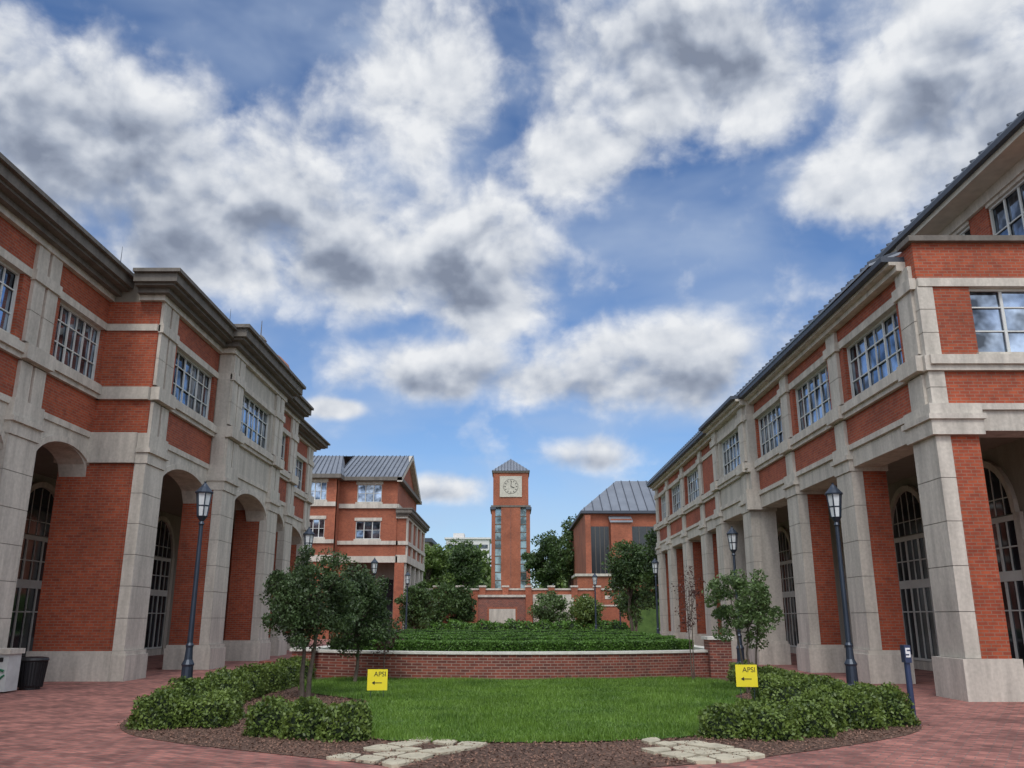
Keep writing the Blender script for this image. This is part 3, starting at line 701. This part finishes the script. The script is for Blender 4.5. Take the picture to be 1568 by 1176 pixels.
for i, (x, y, z0, cz, rx, rz, m_, s_) in enumerate([
    (7.4, 114, 3.8, 9.8, 3.4, 4.6, 'leaf_far', .20), (4.7, 118, 3.8, 8.6, 2.8, 3.6, 'leaf_far', .20),
    (7.8, 58, 0, 4.1, 1.4, 3.1, 'leaf_far', .11), (9.6, 56, 0, 4.5, 1.6, 3.2, 'leaf_far', .11), (9.2, 66, 0, 4.2, 1.9, 3.2, 'leaf_far', .12),
    (-6.2, 72, 0, 2.6, 1.9, 1.9, 'leaf_far', .11), (-4.4, 73, 0, 2.4, 1.5, 1.7, 'leaf_far', .11), (-7.2, 66, 0, 2.3, 1.3, 1.8, 'leaf_far', .11),
    (3.2, 73.5, 0, 2.2, 1.7, 1.4, 'leaf_tree2', .10), (6.0, 71, 0, 2.0, 1.4, 1.2, 'leaf_far2', .10),
    (-10.5, 108, 3.8, 7.6, 3.0, 2.9, 'leaf_far2', .2), (-6.6, 116, 3.8, 8.2, 2.8, 3.6, 'leaf_far', .2), (-12.5, 98, 3.8, 6.6, 2.4, 2.5, 'leaf_far2', .18)]):
    tree('shade_tree', x, y, z0, cz+rz, cz, rx, rz, 55, 6500 if y < 80 else 8500, s_, m_, .12 if y < 80 else .22, 50+i, rx*.24)
r = np.random.default_rng(99); C = []
for i in range(150):
    x = r.uniform(-95, 95); y = r.uniform(175, 235); zt = r.uniform(11, 17)-(3.5 if -8 < x < 8 else 0); rr = r.uniform(3.5, 6)
    for j in range(9):
        c = np.array([x, y, zt-rr])+r.normal(size=3)*np.array([rr*.55, rr*.5, rr*.5]); C.append(c+r.normal(size=(46, 3))*rr*.22)
    C.append(np.c_[r.normal(x, rr*.6, 90), r.normal(y, rr*.4, 90), r.uniform(2, max(5, zt-rr), 90)])
np_mesh('distant_trees', leaf_quads(np.concatenate(C), .62, r, .6), 4, M['leaf_far2'])
shrub_group('foundation_shrubs', row(line((-8, 70.5), (8.4, 70.5), 15), 1.0, 1.25, 8), 70, 'leaf_hedge', .10, 170)

# ------------------------------------------------------------------ STREET FURNITURE
def lamp(x, y, z=0, h=4.65):
    b = Build('street_lamp', (x, y, z)); c = (x, y, z)
    b.lathe('base', [(.17, 0), (.17, .12), (.13, .18), (.12, .55), (.14, .60), (.09, .70), (.075, .95), (.09, 1.0), (.06, 1.06)], c, 12, 'lamp_metal')
    b.lathe('pole', [(.062, 1.05), (.045, h-1.02), (.07, h-.98), (.045, h-.92), (.10, h-.84), (.13, h-.80)], c, 12, 'lamp_metal')
    zb, zt = h-.80, h-.28
    b.lathe('lantern_glass', [(.105, zb), (.165, zt)], c, 6, 'lamp_glass')
    for i in range(6):
        a = math.pi*2*i/6; b.limb('lantern_frame', (x+.11*math.cos(a), y+.11*math.sin(a), z+zb), (x+.172*math.cos(a), y+.172*math.sin(a), z+zt), .016, .016, 5, 'lamp_metal')
    b.lathe('lantern_band', [(.135, zb+.22), (.145, zb+.25)], c, 6, 'lamp_metal')
    b.lathe('lantern_cap', [(.20, zt), (.205, zt+.03), (.12, zt+.13), (.09, zt+.16), (.05, zt+.22), (.02, zt+.25), (.03, zt+.28)], c, 12, 'lamp_metal')
    b.done()
for p in ((-7.15, 19.7), (-7.1, 30), (7.55, 19.9), (7.65, 29.8), (-7.3, 46), (7.6, 46, 0), (8.6, 70, 0), (5.9, 62, 0), (-7.2, 60, 0)): lamp(*p)

def sign(x, y, zb, rot):
    e = empty('yellow_event_sign', (x, y, 0)); 
    W, H = .40, .40
    def part(n, boxes, m):
        bb = Build('t'); [bb.box('p', *q) for q in boxes]; V, F, _ = bb.parts['p']
        o = mesh_obj(n, V, F, M[m]); o.parent = e; return o
    part('board', [(-W/2, W/2, -.004, .004, zb, zb+H)], 'yellow')
    part('stakes', [(-.13, -.12, .005, .013, 0, zb+.2), (.12, .13, .005, .013, 0, zb+.2)], 'lamp_metal')
    part('arrow_shaft', [(-.07, .09, -.008, -.005, zb+.135, zb+.15)], 'ink')
    o = mesh_obj('arrow_head', [(-.11, -.008, zb+.143), (-.05, -.008, zb+.105), (-.05, -.008, zb+.18)], [(0, 1, 2)], M['ink']); o.parent = e
    cu = bpy.data.curves.new('apsi', 'FONT'); cu.body = 'APSI'; cu.size = .13; cu.align_x = 'CENTER'
    to = bpy.data.objects.new('t', cu); COL.objects.link(to); bpy.context.view_layer.update()
    me = bpy.data.meshes.new_from_object(to.evaluated_get(bpy.context.evaluated_depsgraph_get())); bpy.data.objects.remove(to)
    me.materials.clear(); me.materials.append(M['ink']); t = bpy.data.objects.new('lettering', me); COL.objects.link(t); t.parent = e
    t.location = (.05, -.008, zb+.265); t.rotation_euler = (R(90), 0, 0); e.rotation_euler = (0, 0, R(rot))
sign(-2.7, 18.0, .19, 4); sign(4.45, 17.0, .33, -6)

b = Build('wayfinding_post', (6.15, 13.9, 0))
b.lathe('post', [(.10, 0), (.10, .03), (.045, .04), (.045, 1.0)], (6.15, 13.9, 0), 12, 'navy')
b.box('head', 6.10, 6.20, 13.83, 13.97, .92, 1.18, 'navy'); b.box('white_panel', 6.115, 6.185, 13.822, 13.829, 1.00, 1.14, 'white')
b.box('glyph', 6.135, 6.185, 13.816, 13.821, 1.095, 1.115, 'navy'); b.box('glyph', 6.115, 6.165, 13.816, 13.821, 1.03, 1.05, 'navy'); b.done()
b = Build('trash_can', (-11.05, 20.6, 0))
tx, ty2 = -11.05, 20.6
b.lathe('body', [(.22, 0), (.22, .05), (.25, .10), (.29, .60), (.29, .64)], (tx, ty2, 0), 20, 'black')
for i in range(28):
    a = math.pi*2*i/28; b.limb('slats', (tx+.25*math.cos(a), ty2+.25*math.sin(a), .06), (tx+.30*math.cos(a), ty2+.30*math.sin(a), .62), .013, .013, 4, 'black')
b.lathe('rim', [(.31, .62), (.33, .65), (.31, .70), (.2, .72)], (tx, ty2, 0), 20, 'black'); b.done()
b = Build('recycling_bin', (-11.3, 19.9, 0))
bx, by = -11.28, 19.75
b.box('body', bx-.27, bx+.27, by-.25, by+.25, .04, .82, 'grey_bin'); b.box('lid', bx-.31, bx+.31, by-.3, by+.3, .82, .93, 'stone'); b.box('slot', bx-.16, bx+.16, by-.262, by-.251, .66, .75, 'black')
for i in range(3):
    a = 2*math.pi*i/3+.5; a2 = a+1.5; c = (bx+.1, by-.262, .40); b.limb('recycle_mark', (c[0]+.13*math.cos(a), c[1], c[2]+.13*math.sin(a)), (c[0]+.13*math.cos(a2), c[1], c[2]+.13*math.sin(a2)), .03, .02, 5, 'green')
b.done()

# ------------------------------------------------------------------ WORLD
world = bpy.data.worlds.new('World'); scene.world = world; world.use_nodes = True
nt = world.node_tree; bg = nt.nodes['Background']; L = nt.links.new
SEL, SAZ = 52, 186
sd = Vector((math.sin(R(SAZ))*math.cos(R(SEL)), math.cos(R(SAZ))*math.cos(R(SEL)), math.sin(R(SEL))))
sky = N(nt, 'ShaderNodeTexSky', sky_type='NISHITA'); sky.sun_disc = False; sky.sun_elevation = R(SEL); sky.sun_rotation = R(SAZ); sky.air_density = 1.0; sky.dust_density = .6; sky.ozone_density = 2.0
def mth(op, a, b_=None, c_=None, clamp=False):
    m = N(nt, 'ShaderNodeMath', operation=op, use_clamp=clamp)
    for i, v in enumerate((a, b_, c_)):
        if v is None: continue
        if isinstance(v, (int, float)): m.inputs[i].default_value = v
        else: L(v, m.inputs[i])
    return m.outputs[0]
tc = N(nt, 'ShaderNodeTexCoord'); sp = N(nt, 'ShaderNodeSeparateXYZ'); L(tc.outputs['Generated'], sp.inputs[0])
az = mth('MULTIPLY', mth('ARCTAN2', sp.outputs[0], sp.outputs[1]), 57.2958); el = mth('MULTIPLY', mth('ARCSINE', sp.outputs[2]), 57.2958)
cb = N(nt, 'ShaderNodeCombineXYZ'); L(az, cb.inputs[0]); L(el, cb.inputs[1])
def field(blobs, outer, inner):
    cur = None
    for (a, e_, w, h) in blobs:
        k = N(nt, 'ShaderNodeVectorMath', operation='MULTIPLY_ADD'); L(cb.outputs[0], k.inputs[0]); k.inputs[1].default_value = (1/w, 1/h, 0); k.inputs[2].default_value = (-a/w, -e_/h, 0)
        l = N(nt, 'ShaderNodeVectorMath', operation='LENGTH'); L(k.outputs[0], l.inputs[0])
        cur = l.outputs['Value'] if cur is None else mth('SMOOTH_MIN', cur, l.outputs['Value'], .3)
    mr = N(nt, 'ShaderNodeMapRange', interpolation_type='SMOOTHSTEP'); L(cur, mr.inputs[0])
    mr.inputs[1].default_value = outer; mr.inputs[2].default_value = inner; mr.inputs[3].default_value = 0; mr.inputs[4].default_value = 1
    return mr.outputs[0]
BL = [(-31, 28.5, 9, 5.0), (-20, 26.5, 9, 5.4), (-21, 22.2, 6.5, 2.6), (-11, 23.7, 6.5, 4.6), (-3.5, 24.5, 5.8, 5.4), (-1.5, 20.6, 5, 2.6),
      (-7, 34, 5.5, 5.5), (12, 36, 9.5, 5), (18, 33.0, 5, 3.4), (30, 31, 6.2, 7.5), (34, 37, 8, 6), (24.5, 26.5, 5, 2.8), (32, 23, 4, 4), (-5.5, 16.6, 6.6, 2.1), (9.2, 16.5, 8.6, 3.2), (1.5, 15.4, 4, 1.8),
      (5.2, 10.6, 3.5, 1.3), (-4.8, 8.4, 2.6, 1.1), (5.5, 30, 5.5, 3), (-12, 13.4, 2.2, .7)]
GR = [(-23, 24.6, 11, 3.4), (-31, 27.5, 8, 3.2), (-12.5, 22.8, 5.5, 2.2), (-3.5, 22.6, 4.2, 3.0), (12.5, 35.5, 8, 3.6), (31, 29, 4.5, 4), (-5.5, 15.4, 5.4, 1.2), (9.6, 15.0, 7, 1.7), (5.2, 10.0, 2.6, .6), (-4.8, 7.9, 1.8, .5)]
shape = field(BL, 1.55, .25); grey = field(GR, 1.6, .1)
sc = N(nt, 'ShaderNodeVectorMath', operation='MULTIPLY'); L(cb.outputs[0], sc.inputs[0]); sc.inputs[1].default_value = (.1, .13, 0)
n1 = noise(nt, sc.outputs[0], 1.8, 7, .54, .10, '2D')
up = N(nt, 'ShaderNodeVectorMath', operation='ADD'); L(sc.outputs[0], up.inputs[0]); up.inputs[1].default_value = (.02, .15, 0)
n2 = noise(nt, up.outputs[0], 1.8, 3, .5, .10, '2D')
wv = N(nt, 'ShaderNodeCombineXYZ'); L(n1, wv.inputs[0]); L(n2, wv.inputs[1])
wa = N(nt, 'ShaderNodeVectorMath', operation='MULTIPLY_ADD'); L(wv.outputs[0], wa.inputs[0]); wa.inputs[1].default_value = (.6, .6, 0); L(sc.outputs[0], wa.inputs[2])
vo = N(nt, 'ShaderNodeTexVoronoi', voronoi_dimensions='2D', feature='F1'); L(wa.outputs[0], vo.inputs['Vector']); vo.inputs['Scale'].default_value = 2.8; vo.inputs['Detail'].default_value = 2.5; vo.inputs['Roughness'].default_value = .5
try: vo.normalize = True
except Exception: pass
vd = vo.outputs['Distance']
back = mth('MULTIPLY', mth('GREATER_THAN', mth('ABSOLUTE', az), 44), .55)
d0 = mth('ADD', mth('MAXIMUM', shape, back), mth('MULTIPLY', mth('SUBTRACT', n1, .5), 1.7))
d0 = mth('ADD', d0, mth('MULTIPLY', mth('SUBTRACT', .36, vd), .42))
mask = N(nt, 'ShaderNodeMapRange', interpolation_type='SMOOTHSTEP'); L(d0, mask.inputs[0]); mask.inputs[1].default_value = .02; mask.inputs[2].default_value = .92
lit = mth('MULTIPLY_ADD', mth('SUBTRACT', n1, n2), 1.25, .82)  # cloud self-shadow put into the colour: brighter tops, greyer bases
lit = mth('ADD', lit, mth('MULTIPLY', mth('SUBTRACT', .36, vd), .32))
lit = mth('SUBTRACT', lit, mth('MULTIPLY', grey, mth('MULTIPLY_ADD', n2, 1.25, -.02)), clamp=True)
cc = ramp(nt, lit, [(0, (.24, .28, .37)), (.3, (.38, .43, .53)), (.65, (.66, .70, .77)), (1, (.90, .92, .95))])
dt = N(nt, 'ShaderNodeVectorMath', operation='DOT_PRODUCT'); L(tc.outputs['Generated'], dt.inputs[0]); dt.inputs[1].default_value = tuple(sd)
gl = N(nt, 'ShaderNodeMapRange', interpolation_type='SMOOTHSTEP'); L(dt.outputs['Value'], gl.inputs[0]); gl.inputs[1].default_value = .1; gl.inputs[2].default_value = 1; gl.inputs[3].default_value = 8.9; gl.inputs[4].default_value = 22  # out-of-view clouds around the sun brightened, added as fill from behind the camera
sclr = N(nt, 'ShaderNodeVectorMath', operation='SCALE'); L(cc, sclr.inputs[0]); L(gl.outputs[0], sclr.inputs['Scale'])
sc2 = N(nt, 'ShaderNodeVectorMath', operation='MULTIPLY'); L(cb.outputs[0], sc2.inputs[0]); sc2.inputs[1].default_value = (.05, .12, 0)
rotn = N(nt, 'ShaderNodeVectorRotate'); rotn.inputs['Angle'].default_value = R(25); L(sc2.outputs[0], rotn.inputs[0])
wisp = ramp(nt, noise(nt, rotn.outputs[0], 1.2, 4, .5, .2, '2D'), [(.38, (0, 0, 0)), (.8, (.6, .6, .6))])
skyc = mixc(nt, 1.0, sky.outputs[0], (.88, 1.05, 1.28), 'MULTIPLY')
skyc = mixc(nt, wisp, skyc, (4.6, 5.5, 7.0))
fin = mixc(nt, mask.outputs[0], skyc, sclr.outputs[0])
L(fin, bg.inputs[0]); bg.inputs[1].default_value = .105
sl = bpy.data.lights.new('sun', 'SUN'); sl.energy = 1.5; sl.angle = R(16); sl.color = (1, .95, .88)
so = bpy.data.objects.new('sun', sl); so.rotation_euler = (-sd).to_track_quat('-Z', 'Y').to_euler(); so.location = (0, 0, 60); COL.objects.link(so)

cam = bpy.data.cameras.new('camera'); cam.lens = 29.85; cam.sensor_width = 36; cam.clip_end = 3000
co = bpy.data.objects.new('camera', cam); co.location = (0, 0, 1.6); co.rotation_euler = (R(90+15.36), 0, 0); COL.objects.link(co)
scene.camera = co
scene.view_settings.view_transform = 'Standard'; scene.view_settings.look = 'None'; scene.view_settings.exposure = 0
